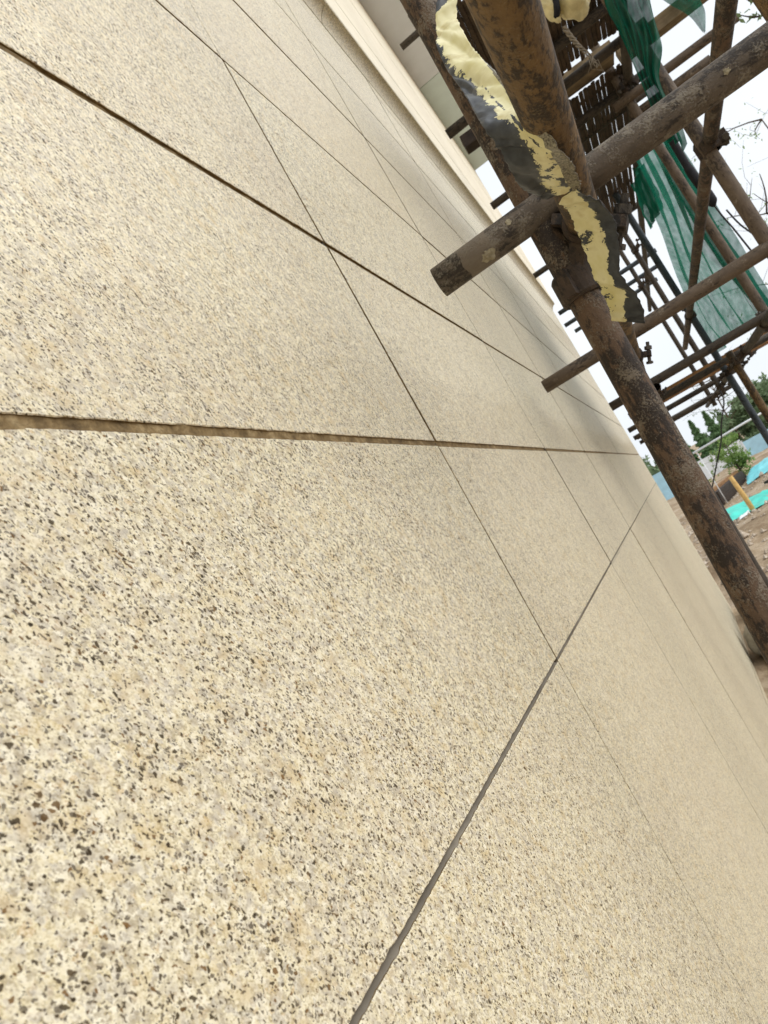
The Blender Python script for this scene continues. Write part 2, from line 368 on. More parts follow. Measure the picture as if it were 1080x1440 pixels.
# ------------------------------------------------------------------ building with granite cladding
bld = tag(empty('building', (4.2, 0.0, 0.0)), 'cream speckled granite clad building wall with dark joints and projecting eave', 'building')
BL = Vector(bld.location)
XE = 9.45; ZT = 6.45
v, f = box(-3.3, XE, 0.022, 6.0, -0.3, ZT + 0.5)
obj('wall_core', [Vector(p) - BL for p in v], f, 'concrete', bld)
JW = 0.0085
VW = {1.137: 0.0074, 2.250: 0.0180, 3.363: 0.0190, 4.476: 0.0140, 5.589: 0.0150, 6.702: 0.016, 7.815: 0.018}   # width of the upright joints
HW = {1.752: 0.0048, 2.152: 0.0108, 2.552: 0.0105, 2.958: 0.0095, 3.356: 0.0095}     # width of the laid joints
col_edges = [-3.315, -2.202, -1.089, 0.024, 1.137, 2.250, 3.363, 4.476, 5.589, 6.702, 7.815, 8.928, XE]
row_edges = [-0.25, 0.102, 1.752, 2.152, 2.552, 2.958, 3.356, 3.772, 4.180, 4.290]
def slab(x0, x1, z0, z1, near):
    """one granite slab; front face at local y=0, arrises knocked about"""
    cx, cz = (x0 + x1) / 2, (z0 + z1) / 2; hw, hh = (x1 - x0) / 2, (z1 - z0) / 2
    step = 0.0035 if near == 2 else (0.02 if near == 1 else 0.12); amp = 0.0007 if near else 0.0008
    loop = []
    sd = rnd.random() * 90
    def edge(ax, ay, bx, by):
        L = math.hypot(bx - ax, by - ay); n = max(2, int(L / step)); nxn, nzn = (by - ay) / L, -(bx - ax) / L
        for i in range(n):
            t = i / n; px, pz = ax + (bx - ax) * t, ay + (by - ay) * t
            q = Vector(((px + cx) * 130, (pz + cz) * 130, sd)); d = 0
            if 0 < i:
                d = amp * (noise.noise(q) * 0.9 + noise.noise(q * 3.1) * 0.6)
                c = noise.noise(q * 0.35 + Vector((7, 3, 1)))
                if c > 0.5: d -= (c - 0.5) * 0.006          # a chip out of the arris
            loop.append((px + nxn * min(d, 0.0016), pz + nzn * min(d, 0.0016)))
    edge(-hw, -hh, hw, -hh); edge(hw, -hh, hw, hh); edge(hw, hh, -hw, hh); edge(-hw, hh, -hw, -hh)
    n = len(loop); b = 0.0008
    v = []
    for (px, pz) in loop:
        k = Vector((px * 300, pz * 300, sd)); bb = b * (1.0 + 0.7 * noise.noise(k))
        sx = max(0.0, 1 - (hw - abs(px)) / 0.004); sz = max(0.0, 1 - (hh - abs(pz)) / 0.004)
        v.append((px - math.copysign(bb, px) * min(1, sx), 0.0, pz - math.copysign(bb, pz) * min(1, sz)))
    v += [(px, b, pz) for px, pz in loop] + [(px, 0.021, pz) for px, pz in loop]
    f = [tuple(range(n))]
    for k in range(2):
        for i in range(n):
            j = (i + 1) % n; f.append((k * n + i, (k + 1) * n + i, (k + 1) * n + j, k * n + j))
    return v, f, cx, cz
for ri in range(len(row_edges) - 1):
    for ci in range(len(col_edges) - 1):
        kv = 0.62 if ri <= 1 else 1.0                    # the tall bottom slabs are butted tighter
        x0, x1 = col_edges[ci] + kv * VW.get(col_edges[ci], JW) / 2, col_edges[ci + 1] - kv * VW.get(col_edges[ci + 1], JW) / 2
        z0, z1 = row_edges[ri] + HW.get(row_edges[ri], JW) / 2, row_edges[ri + 1] - HW.get(row_edges[ri + 1], JW) / 2
        if ci == len(col_edges) - 2: x1 = XE
        jx = rnd.uniform(-0.0014, 0.0014); jz = rnd.uniform(-0.0008, 0.0008)
        near = 2 if (ci in (3, 4) and 1 <= ri <= 5) else (1 if 3 <= ci <= 6 else 0)
        v, f, cx, cz = slab(x0, x1, z0, z1, near)
        lip = rnd.uniform(-0.0006, 0.0006)
        q = Matrix.Rotation(rnd.uniform(-0.0005, 0.0005), 4, 'Z') @ Matrix.Rotation(rnd.uniform(-0.0009, 0.0009), 4, 'X')
        o = obj('granite_slab', v, f, 'granite', bld, Vector((cx + jx, lip, cz + jz)) - BL, q.to_quaternion())
        o.data.materials.append(M['edge_stain']); n = len(v) // 3                # sawn edges smeared with old mortar
        o.data.polygons.foreach_set('material_index', [0] * (1 + n) + [1] * n)
for i, z in enumerate(row_edges[1:-1]):
    m, rec = ('mortar_grey', 0.0042) if abs(z - 1.752) < 0.01 else (('mortar_tan', 0.0016) if z < 2.3 else ('mortar_dark', 0.0036))
    hw = HW.get(z, JW) / 2 + 0.004; nj = 520; v, f = [], []
    for k in range(nj + 1):                       # struck by hand: the face of the bed wanders in and out
        x = -1.0 + (XE - 0.002 + 1.0) * (k / nj) ** 1.6
        for q in range(5):
            zz = z - hw + 2 * hw * q / 4; a = 0.0016 * noise.noise(Vector((x * 60, zz * 200, z))) + 0.0010 * noise.noise(Vector((x * 210, zz * 400, z + 5)))
            if m == 'mortar_grey': a *= 0.3
            prof = 0.0012 * (1 - abs(q - 2) / 2) if m == 'mortar_tan' else ((0.0006, 0.0022, 0.0050, 0.0100, 0.0170)[q] - rec if m == 'mortar_grey' else 0)   # the grey bead slopes in and up
            v.append(Vector((x, rec + a + prof, zz)) - BL)
    for k in range(nj):
        for q in range(4): f.append((k * 5 + q, (k + 1) * 5 + q, (k + 1) * 5 + q + 1, k * 5 + q + 1))
    obj('mortar_joint', v, f, m, bld, smooth=True)
for x in col_edges[1:-1]:
    v, f = box(x - VW.get(x, JW) / 2 - 0.004, x + VW.get(x, JW) / 2 + 0.004, 0.0030 if x < 1.2 else 0.0016, 0.0225, -0.2, row_edges[-1])
    obj('mortar_joint', [Vector(p) - BL for p in v], f, 'grout_brown', bld)
# coved string course and smooth fascia above it
def extrude_x(prof, x0, x1):
    n = len(prof); v = [(x0, y, z) for y, z in prof] + [(x1, y, z) for y, z in prof]
    f = [(i, i + 1, n + i + 1, n + i) for i in range(n - 1)] + [tuple(reversed(range(n))), tuple(range(n, 2 * n))]
    return v, f
cove = [(0.02, 4.293), (-0.001, 4.293)] + [(-0.001 - 0.058 * (1 - math.cos(t * math.pi / 2 / 12)) ** 0.85, 4.293 + 0.062 * math.sin(t * math.pi / 2 / 12) ** 1.2) for t in range(1, 13)] + [(-0.059, 4.372), (0.02, 4.372)]
xc = [-3.3, -2.2, -0.5, 1.2, 2.9, 4.6, 6.3, 8.0, XE]
for a, b in zip(xc[:-1], xc[1:]):
    v, f = extrude_x(cove, a + 0.003, b - 0.003)
    obj('cove_moulding', [Vector(p) - BL for p in v], f, 'granite', bld)
zf = [4.375, 4.72, 5.04, 5.60, ZT]
for zi in range(4):
    for a, b in zip(xc[:-1], xc[1:]):
        d = 0.0605 + 0.0008 * (zi % 2)
        v, f = box(a + 0.002, b - 0.002, -d, 0.02, zf[zi] + (0.003 if zi else 0), zf[zi + 1] - 0.003)
        obj('fascia_panel', [Vector(p) - BL for p in v], f, 'fascia', bld)
# eave soffit: panels with shadow gaps
sx_ = [-3.3, -1.2, 0.9, 3.0, 5.1, 7.2, XE]
for i, (a, b) in enumerate(zip(sx_[:-1], sx_[1:])):
    v, f = box(a + 0.006, b - 0.006, -0.44, 0.02, ZT + 0.004, ZT + 0.06)
    obj('soffit_panel', [Vector(p) - BL for p in v], f, 'soffit2' if i == 5 else 'soffit', bld)
v, f = box(-3.3, XE + 0.03, -0.48, 0.02, ZT + 0.064, ZT + 0.32)
obj('eave_slab', [Vector(p) - BL for p in v], f, 'concrete', bld)
v, f = box(-3.3, XE + 0.02, -0.475, -0.445, ZT - 0.03, ZT + 0.06)
obj('eave_trim', [Vector(p) - BL for p in v], f, 'fascia', bld)

# ------------------------------------------------------------------ scaffold
sc = tag(empty('scaffold', (1.1, -0.3, 0.0)), 'rusty tube and coupler scaffold standing along the granite wall', 'scaffold')
SL = Vector(sc.location)
def ring_geo(center, axis, r0, r1, h, n=24, open_gap=0.0):
    axis = Vector(axis).normalized(); s = axis.cross(Vector((0.3, 0.7, 0.6))).normalized(); u = axis.cross(s); c = Vector(center)
    v, f = [], []
    for (rr, hh) in ((r0, -h / 2), (r1 - 0.003, -h / 2), (r1, -h / 2 + 0.004), (r1, h / 2 - 0.004), (r1 - 0.003, h / 2), (r0, h / 2)):
        for i in range(n):
            a = 2 * math.pi * i / n; v.append(c + (s * math.cos(a) + u * math.sin(a)) * rr + axis * hh)
    for k in range(6):
        for i in range(n):
            j = (i + 1) % n; k2 = (k + 1) % 6
            f.append((k * n + i, k * n + j, k2 * n + j, k2 * n + i))
    return v, f
def merge(*gs):
    v, f = [], []
    for a, b in gs:
        o = len(v); v += [Vector(p) for p in a]; f += [tuple(i + o for i in q) for q in b]
    return v, f
def obox(c, ax, ay, az_, d):
    """box centred at c with axes"""
    ax, ay, az_ = Vector(ax).normalized(), Vector(ay).normalized(), Vector(az_).normalized(); c = Vector(c)
    v, f = box(-d[0] / 2, d[0] / 2, -d[1] / 2, d[1] / 2, -d[2] / 2, d[2] / 2)
    return [c + ax * p[0] + ay * p[1] + az_ * p[2] for p in v], f
def coupler(c1, a1, c2, a2, detail=True, m='iron'):
    """right-angle coupler: a clamp ring on each pipe, hinge block between, flap and bolt on each ring"""
    c1, c2, a1, a2 = Vector(c1), Vector(c2), Vector(a1).normalized(), Vector(a2).normalized()
    n = 22 if detail else 14
    nrm = (c2 - c1); nrm = nrm.normalized() if nrm.length > 1e-4 else a1.cross(a2).normalized()
    mid = (c1 + c2) / 2
    parts = [ring_geo(c1, a1, 0.0246, 0.0325, 0.046, n), ring_geo(c2, a2, 0.0246, 0.0325, 0.046, n),
             obox(mid, nrm, a1, nrm.cross(a1), ((c2 - c1).length * 0.5, 0.04, 0.04))]
    bolts = []
    for c, a, s in ((c1, a1, 1), (c2, a2, -1)):
        side = nrm.cross(a).normalized() * s
        parts.append(obox(c + side * 0.043, side, a, side.cross(a), (0.030, 0.042, 0.017)))
        parts.append(obox(c - side * 0.037, side, a, side.cross(a), (0.018, 0.040, 0.015)))
        bo = c + side * 0.049
        bolts.append((bo, nrm))
    v, f = merge(*parts)
    o = obj('coupler', [p - SL for p in v], f, m, sc)
    for bo, ax in bolts:
        g = [rod_geo([bo - ax * 0.032, bo + ax * 0.040], 0.0062, 8), rod_geo([bo + ax * 0.014, bo + ax * 0.026], 0.0125, 6), rod_geo([bo - ax * 0.034, bo - ax * 0.026], 0.0115, 6)]
        v, f = merge(*g); obj('bolt', [p - SL for p in v], f, 'bolt', o)
    return o
ST = lambda z: Vector((1.1, -0.238 - 0.0332 * z, z))                      # the near standard leans a little
s0 = tube('standard', ST(0.02), ST(3.7), 'standard', sc, n=40); s0['label'] = 'thick rusty upright pipe nearest the camera, spattered with cement'
inner = [(2.6, -0.335), (4.1, -0.34), (5.6, -0.335), (7.1, -0.33), (8.6, -0.33), (10.1, -0.34)]
for x, y in inner: tube('standard', (x, y, 0.02), (x, y - 0.01, 6.0), 'pipe_dark', sc, n=20)
outer = [(1.7, -0.905, 'ledger', 4.6), (2.62, -0.875, 'pipe', 5.2), (4.12, -1.03, 'pipe', 6.0), (5.7, -0.91, 'pipe_blue', 6.0), (5.1, -0.91, 'ledger', 2.36), (7.1, -0.95, 'pipe_dark', 6.0, 2.20), (8.6, -0.96, 'pipe_dark', 6.0, 2.20)]
for x, y, m, h, *zb in outer: tube('standard', (x, y, zb[0] if zb else 0.02), (x + 0.01, y - 0.008, h), m, sc, n=20)
l0 = tube('ledger', (-2.2, -0.362, 2.290), (4.3, -0.366, 2.312), 'ledger', sc, n=40); l0['label'] = 'ochre rusty pipe running along the wall above the camera'
tube('ledger', (4.0, -0.415, 2.30), (10.4, -0.40, 2.30), 'pipe_dark', sc, n=20)
tube('ledger', (3.5, -0.385, 3.79), (10.4, -0.385, 3.80), 'pipe_dark', sc, n=20)
tube('ledger', (1.2, -0.898, 2.79), (7.3, -0.90, 2.77), 'standard', sc, n=24)['label'] = 'brown guard rail pipe crossing in front of the white sky'
tube('ledger', (2.2, -1.005, 2.315), (10.4, -1.01, 2.30), 'pipe_dark', sc, n=20)
tube('ledger', (3.4, -1.085, 3.78), (10.4, -1.03, 3.80), 'pipe_dark', sc, n=20)
trans = [(1.085, 2.357, -0.142, -1.35, 'transom'), (2.615, 2.381, -0.058, -1.35, 'pipe'), (4.06, 2.335, -0.17, -1.35, 'pipe_dark'), (5.52, 2.345, -0.20, -1.25, 'pipe_dark'),
         (8.15, 2.283, -0.15, -1.2, 'pipe_dark'), (7.1, 2.345, -0.10, -1.2, 'pipe_dark'), (9.2, 2.335, -0.08, -1.15, 'pipe_dark'), (10.15, 2.345, -0.10, -1.15, 'pipe_dark'), (7.75, 2.285, -0.09, -0.50, 'pipe_dark'), (9.75, 2.285, -0.07, -0.50, 'pipe_dark'),
         (3.40, 3.80, -0.19, -1.10, 'pipe_dark'), (3.74, 3.80, -0.34, -1.20, 'pipe_dark'), (4.2, 3.80, -0.36, -1.20, 'pipe_dark'), (4.55, 3.86, -0.16, -1.20, 'pipe_dark'),
         (6.3, 3.86, -0.11, -1.15, 'pipe_dark'), (7.95, 3.86, -0.08, -1.2, 'pipe_blue'), (8.62, 3.86, -0.05, -1.2, 'pipe_blue'),
         (4.10, 3.70, -0.95, -1.62, 'pipe'), (4.14, 3.62, -1.0, -1.44, 'pipe'), (5.15, 5.52, -0.17, -1.1, 'pipe_dark'), (9.3, 3.88, -0.10, -1.2, 'pipe_blue')]
for k, (x, z, y0, y1, m) in enumerate(trans):
    o = tube('transom', (x, y0, z), (x + 0.004, y1, z + 0.002), m, sc, n=40 if k < 2 else 20)
    if k == 0: o['label'] = 'grey cement crusted cross pipe with a cut end close to the wall'
for k, (yy, ang, sz) in enumerate(((-0.228, -0.45, 0.0085), (-0.276, 0.55, 0.0036), (-0.60, 0.15, 0.0034))):
    ax = Vector((1.085, yy, 2.357)); tc_ = (CAMP - ax); tc_.y = 0; tc_.normalize(); up_ = Vector((0, 1, 0)).cross(tc_)
    p = ax + (tc_ * math.cos(ang) + up_ * math.sin(ang)) * 0.0238
    bm = bmesh.new(); bmesh.ops.create_icosphere(bm, subdivisions=3, radius=1.0)
    nn = (p - ax).normalized()
    for q in bm.verts:
        d = q.co * (1 + 0.95 * noise.noise(q.co * 1.9 + Vector((k * 3.1, 0, 0)))) * sz
        q.co = d - nn * d.dot(nn) * 0.72
    me = bpy.data.meshes.new('cement_splash'); bm.to_mesh(me); bm.free()
    link('cement_splash', me, 'cement', sc, p - SL)
coupler(ST(2.235), (0, 0.033, -1), (1.085, -0.364, 2.30), (1, 0, 0))
coupler((2.6, -0.34, 2.33), (0, 0, 1), (2.615, -0.372, 2.381), (0, 1, 0), m='iron')
coupler((2.6, -0.34, 2.25), (0, 0, 1), (2.6, -0.364, 2.307), (1, 0, 0), m='iron')
coupler((2.62, -0.89, 2.77), (0, 0, 1), (2.66, -0.898, 2.79), (1, 0, 0.1))
coupler((4.12, -1.04, 2.30), (0, 0, 1), (4.10, -1.005, 2.312), (1, 0, 0))
coupler((5.7, -0.915, 2.28), (0, 0, 1), (5.55, -1.005, 2.312), (1, 0, 0))
coupler((5.1, -0.915, 2.28), (0, 0, 1), (5.1, -1.005, 2.312), (1, 0, 0))
coupler((5.7, -0.915, 2.77), (0, 0, 1), (5.7, -0.90, 2.775), (1, 0, 0), False)
for x, y in inner[1:]: coupler((x, y, 2.26), (0, 0, 1), (x, -0.40, 2.30), (1, 0, 0), False)
for x, y in inner[1:5]: coupler((x, y, 3.76), (0, 0, 1), (x, -0.385, 3.80), (1, 0, 0), False)
for x in (7.1, 8.6): coupler((x, -0.955, 3.76), (0, 0, 1), (x, -1.03, 3.80), (1, 0, 0), False); coupler((x, -0.955, 2.27), (0, 0, 1), (x, -1.01, 2.30), (1, 0, 0), False)
coupler((4.12, -1.035, 3.76), (0, 0, 1), (4.12, -1.08, 3.79), (1, 0, 0), False)

# ------------------------------------------------------------------ timber and bamboo on the scaffold
def plank(name, a, b, w, h, m, label, cat='plank', up=(0, 0, 1)):
    a, b = Vector(a), Vector(b); d = b - a; L = d.length
    q = d.to_track_quat('Z', 'Y')
    o = bevel_box(name, (w, h, L), m, None, (a + b) / 2, q, 0.004)
    return tag(o, label, cat)
plank('wooden_plank', (6.25, -0.41, 2.402), (6.3, -1.40, 2.40), 0.20, 0.085, 'plank', 'orange brown timber plank lying across the scaffold beneath the second cross pipe')
plank('wooden_beam', (4.12, -1.10, 3.92), (4.12, -1.75, 3.925), 0.075, 0.075, 'plank_old', 'weathered timber beam end poking out under the clear sky')
plank('wooden_board', (3.95, -0.62, 3.90), (3.98, -1.06, 3.90), 0.16, 0.05, 'plank_old', 'old split board on the upper scaffold deck beneath the bamboo mat')
plank('timber_block', (3.78, -0.22, 3.90), (3.79, -0.33, 3.90), 0.09, 0.07, 'timber_dark', 'small brown timber block beside the eave at the far corner', 'timber')
def mat_of_slats(x0, x1, y0, y1, z, label):
    root = tag(empty('bamboo_mat', ((x0 + x1) / 2, (y0 + y1) / 2, z)), label, 'bamboo mat', 'bamboo mats laid on the upper scaffold deck')
    o0 = Vector(root.location); n = int(abs(y1 - y0) / 0.0236)
    L = x1 - x0
    g = []
    segs = 10
    me = None
    for i in range(n):
        y = y0 + (y1 - y0) * (i + 0.5) / n
        if me is None:
            v, f = [], []
            for k in range(segs + 1):
                x = -L / 2 + L * k / segs
                for (dy, dz) in ((-0.012, 0.0), (-0.007, -0.006), (0.007, -0.006), (0.012, 0.0), (0.0, 0.004)):
                    v.append((x, dy, dz))
            for k in range(segs):
                for j in range(5):
                    f.append((k * 5 + j, k * 5 + (j + 1) % 5, (k + 1) * 5 + (j + 1) % 5, (k + 1) * 5 + j))
            f += [tuple(reversed(range(5))), tuple(segs * 5 + j for j in range(5))]
            me = bpy.data.meshes.new('slat'); me.from_pydata(v, [], f); me.update()
        s = link('slat', me, 'bamboo', root, (rnd.uniform(-0.03, 0.03), y - o0.y, rnd.uniform(-0.004, 0.004)), Matrix.Rotation(rnd.uniform(-0.006, 0.006), 4, 'Z').to_quaternion())
    for x in (x0 + 0.12, (x0 + x1) / 2, x1 - 0.12):
        v, f = box(x - 0.014, x + 0.014, min(y0, y1), max(y0, y1), z + 0.006, z + 0.014)
        obj('cross_slat', [Vector(p) - o0 for p in v], f, 'bamboo', root)
    return root
mat_of_slats(2.75, 3.70, -0.38, -1.10, 3.842, 'dark bamboo slat mat overhead, nearest one beside the green net')
mat_of_slats(4.03, 5.10, -0.62, -1.10, 3.850, 'dark bamboo slat mat in the middle of the upper deck, behind the cross pipe')
mat_of_slats(5.12, 6.25, -0.62, -1.06, 3.852, 'dark bamboo slat mat farthest along the upper deck, below the cross pipe')

# ------------------------------------------------------------------ warning tape
def ribbon(name, left, right, ink_fn, grey_fn, label, crumple=0.006, nu=30, per=18, seed=0.0):
    Lp, Rp = spline(left, per), spline(right, per); n = len(Lp)
    v, f, ink, gry = [], [], [], []
    for k in range(n):
        t = k / (n - 1) * (len(left) - 1)
        a, b = Lp[k], Rp[k]; d = b - a
        tang = (Lp[min(k + 1, n - 1)] - Lp[max(k - 1, 0)]).normalized(); nr = d.cross(tang).normalized()
        for i in range(nu + 1):
            u = i / nu; p = a + d * u
            q = Vector((p.x * 20 + seed, p.y * 20, p.z * 20))
            rd = 1 - abs(2 * abs(math.sin((p.x * 31 + p.y * 47 - p.z * 39 + seed) * 1.0 + 2.2 * noise.noise(q * 0.5))) - 1)
            c = crumple * (noise.noise(q) + 0.5 * abs(noise.noise(q * 2.3)) + 0.45 * (rd - 0.5))
            e = crumple * 0.10 * noise.noise(q * 6.0)
            # ragged edges
            rag = 0.0
            if i in (0, nu): rag = 0.0022 * noise.noise(Vector((t * 9.0, seed, i)))
            v.append(p + nr * (c + e) + d.normalized() * rag)
            ink.append(ink_fn(t, u)); gry.append(grey_fn(t, u))
    W = nu + 1
    for k in range(n - 1):
        for i in range(nu): f.append((k * W + i, k * W + i + 1, (k + 1) * W + i + 1, (k + 1) * W + i))
    o = obj(name, v, f, 'tape', smooth=True)
    for nm, dat in (('ink', ink), ('grey', gry)):
        at = o.data.attributes.new(nm, 'FLOAT', 'POINT'); at.data.foreach_set('value', dat)
    md = o.modifiers.new('thickness', 'SOLIDIFY'); md.thickness = 0.0007; md.offset = 0
    return tag(o, label, 'warning tape')
def lerp_tab(tab, t):
    i = min(int(t), len(tab) - 2); return tab[i] + (tab[i + 1] - tab[i]) * (t - i)
def ink1(t, u):
    b = lerp_tab([1.3, -0.1, 0.10, 0.34, 0.50, 0.50, 0.40, 0.3], t)
    k = 0.5 + (b - u) * 2.6
    s = lerp_tab([9, 9, 9, 0.52, 0.66, 0.72, 0.8, 0.9], t)             # narrow dark line running along the yellow
    if abs(u - s) < 0.035 and 2.9 < t < 5.4: k = max(k, 0.62)
    if 5.2 < t: k = max(k, 0.30 + 0.12 * math.sin(t * 9 + u * 14))
    return max(0, min(1, k))
def grey1(t, u): return 1.0 if (u > lerp_tab([1.3, 1.2, 1.05, 0.93, 0.84, 0.80, 0.78, 0.8], t)) else 0.0
ribbon('warning_tape',
       [(1.008, -0.360, 2.681), (0.982, -0.333, 2.631), (0.931, -0.312, 2.548), (0.848, -0.312, 2.441), (0.752, -0.310, 2.344), (0.758, -0.311, 2.303), (0.825, -0.313, 2.288), (0.880, -0.330, 2.287)],
       [(1.020, -0.385, 2.666), (0.984, -0.357, 2.612), (0.910, -0.350, 2.516), (0.825, -0.352, 2.419), (0.720, -0.353, 2.300), (0.738, -0.359, 2.261), (0.828, -0.367, 2.264), (0.880, -0.366, 2.270)],
       ink1, grey1, 'crumpled yellow and black tape stretched along the rusty upright pipe', 0.009, seed=3.1)
def ink2(t, u):
    b = lerp_tab([0.9, 0.62, 0.55, 0.52, 0.62, 0.42], t)
    k = 0.5 + (u - b) * 3.0
    wear = lerp_tab([0.0, 0.1, 0.38, 0.42, 0.30, 0.0], t)
    return max(min(1, max(k, 0)), wear)
ribbon('warning_tape',
       [(0.902, -0.341, 2.282), (0.947, -0.346, 2.279), (0.982, -0.344, 2.258), (1.006, -0.338, 2.219), (1.030, -0.333, 2.185), (1.043, -0.327, 2.150)],
       [(0.869, -0.362, 2.268), (0.946, -0.388, 2.246), (0.967, -0.375, 2.215), (0.988, -0.363, 2.186), (1.016, -0.369, 2.153), (1.060, -0.361, 2.126)],
       ink2, lambda t, u: 0.0, 'loose end of yellow and black tape hanging below the pipe joint', 0.008, seed=8.4)

# knotted bag of film at the top and its frayed rope
def blob(name, c, rad, m, seed, sub=4, amp=0.35, parent=None, off=Vector((0, 0, 0))):
    bm = bmesh.new(); bmesh.ops.create_icosphere(bm, subdivisions=sub, radius=1.0)
    for q in bm.verts:
        p = q.co.copy(); k = 1 + amp * noise.noise(p * 1.4 + Vector((seed, 0, 0))) + amp * 0.5 * abs(noise.noise(p * 3.7 + Vector((0, seed, 0))))
        q.co = Vector((p.x * rad[0], p.y * rad[1], p.z * rad[2])) * k
    me = bpy.data.meshes.new(name); bm.to_mesh(me); bm.free()
    me.polygons.foreach_set('use_smooth', [True] * len(me.polygons))
    return link(name, me, m, parent, Vector(c) - off)
bag = tag(empty('film_bundle', (2.575, -0.75, 3.40)), 'cream film bundle with a black strip tied overhead beside the bamboo mat', 'bundle')
blob('film', (2.575, -0.775, 3.445), (0.05, 0.05, 0.06), 'sheet', 2.0, parent=bag, off=Vector(bag.location))
blob('film', (2.56, -0.705, 3.47), (0.035, 0.025, 0.06), 'sheet', 5.0, parent=bag, off=Vector(bag.location))
v, f = rod_geo(spline([(2.54, -0.735, 3.54), (2.52, -0.735, 3.48), (2.53, -0.715, 3.425), (2.56, -0.70, 3.42)], 6), 0.011, 6)
obj('strap', [p - Vector(bag.location) for p in v], f, 'black', bag, smooth=True)
rp = []
for s in range(3):
    ph = s * 2.1
    pts = [Vector(p) for p in spline([(2.566, -0.712, 3.385), (2.574, -0.716, 3.34), (2.580, -0.722, 3.30), (2.588, -0.733, 3.262), (2.597, -0.738, 3.212)], 10)]
    pts = [p + Vector((math.cos(i * 0.55 + ph), math.sin(i * 0.55 + ph), 0)) * 0.005 for i, p in enumerate(pts)]
    rp.append(rod_geo(pts, [0.0045 - 0.003 * i / len(pts) for i in range(len(pts))], 5))
for s in range(7):
    b0 = Vector((2.58, -0.724, 3.29 - 0.01 * s)); rp.append(rod_geo([b0, b0 + Vector((rnd.uniform(-.02, .02), rnd.uniform(-.025, .02), rnd.uniform(-.04, 0))), b0 + Vector((rnd.uniform(-.03, .03), rnd.uniform(-.03, .03), -0.05))], 0.0012, 4))
v, f = merge(*rp); tag(obj('rope', v, f, 'rope', smooth=True), 'frayed grey rope end dangling in front of the bamboo mat', 'rope')

# ------------------------------------------------------------------ green safety net
def net(name, left, right, m, label, folds, amp, nu=46, per=14, seed=0.0, power=1.0):
    Lp, Rp = spline(left, per), spline(right, per); n = len(Lp); v, f, uv = [], [], []
    for k in range(n):
        a, b = Lp[k], Rp[k]; d = b - a; tg = (Lp[min(k + 1, n - 1)] - Lp[max(k - 1, 0)]).normalized(); nr = d.cross(tg).normalized()
        for i in range(nu + 1):
            u = (i / nu) ** power; p = a + d * u
            w = math.sin(folds * 2 * math.pi * u + 1.6 * noise.noise(Vector((u * 3, k / n * 2.5, seed))) + seed)
            w += 0.6 * noise.noise(Vector((u * 9, k / n * 5, seed + 4)))
            hem = 0.02 * noise.noise(Vector((u * 6, seed, k))) if k in (0, n - 1) else 0
            v.append(p + nr * amp * w + tg * hem); uv.append((u * d.length * 1.3, k / n * (left[0] - left[-1]).length if isinstance(left[0], Vector) else k / n * 1.5))
    W = nu + 1
    for k in range(n - 1):
        for i in range(nu): f.append((k * W + i, k * W + i + 1, (k + 1) * W + i + 1, (k + 1) * W + i))
    return tag(obj(name, v, f, m, smooth=True, uv=uv), label, 'safety net')
net('safety_net', [(2.4, -0.860, 3.404), (2.4, -0.817, 3.276), (2.4, -0.805, 3.177), (2.42, -0.788, 3.035), (2.45, -0.772, 2.92), (2.5, -0.755, 2.85)],
    [(2.4, -0.962, 3.304), (2.4, -0.918, 3.182), (2.4, -0.881, 3.053), (2.42, -0.828, 2.975), (2.45, -0.818, 2.86), (2.5, -0.812, 2.78)],
    'net_dense', 'dark green net gathered into a thick hanging bunch overhead', 4.0, 0.020, nu=80, seed=1.3)
net('safety_net', [(5.3, -1.06, 3.80), (5.6, -1.05, 3.45), (6.2, -1.04, 3.15), (6.7, -1.04, 2.80), (6.4, -1.03, 2.50)],
    [(4.18, -1.115, 3.55), (4.18, -1.085, 3.20), (4.18, -1.075, 2.95), (4.18, -1.07, 2.68), (4.18, -1.06, 2.37)],
    'net', 'pale green see-through net sheet hung on the outer side of the scaffold', 4.0, 0.022, nu=110, seed=5.2)
net('safety_net', [(4.75, -1.09, 3.42), (4.75, -1.08, 3.1), (4.72, -1.075, 2.75), (4.42, -1.07, 2.42)],
    [(4.20, -1.12, 3.50), (4.20, -1.115, 3.15), (4.20, -1.105, 2.75), (4.20, -1.10, 2.35)],
    'net', 'darker green net edge doubled up along the outer upright pipe', 3.0, 0.020, seed=7.7)
net('safety_net', [(4.05, -1.36, 4.08), (4.0, -1.40, 3.90), (4.0, -1.43, 3.80), (4.0, -1.44, 3.70)], [(4.05, -1.52, 4.05), (4.0, -1.50, 3.88), (4.0, -1.49, 3.78), (4.0, -1.445, 3.69)],
    'net', 'small torn corner of green net hanging from the timber beam', 1.5, 0.012, nu=16, seed=2.2)
net('safety_net', [(5.4, -1.00, 3.72), (5.5, -0.99, 3.60), (5.6, -0.98, 3.45)], [(5.05, -1.07, 3.70), (5.1, -1.06, 3.56), (5.2, -1.05, 3.42)],
    'net_dense', 'dark green net scrap beneath the far bamboo mat', 3.0, 0.02, nu=20, seed=9.1)
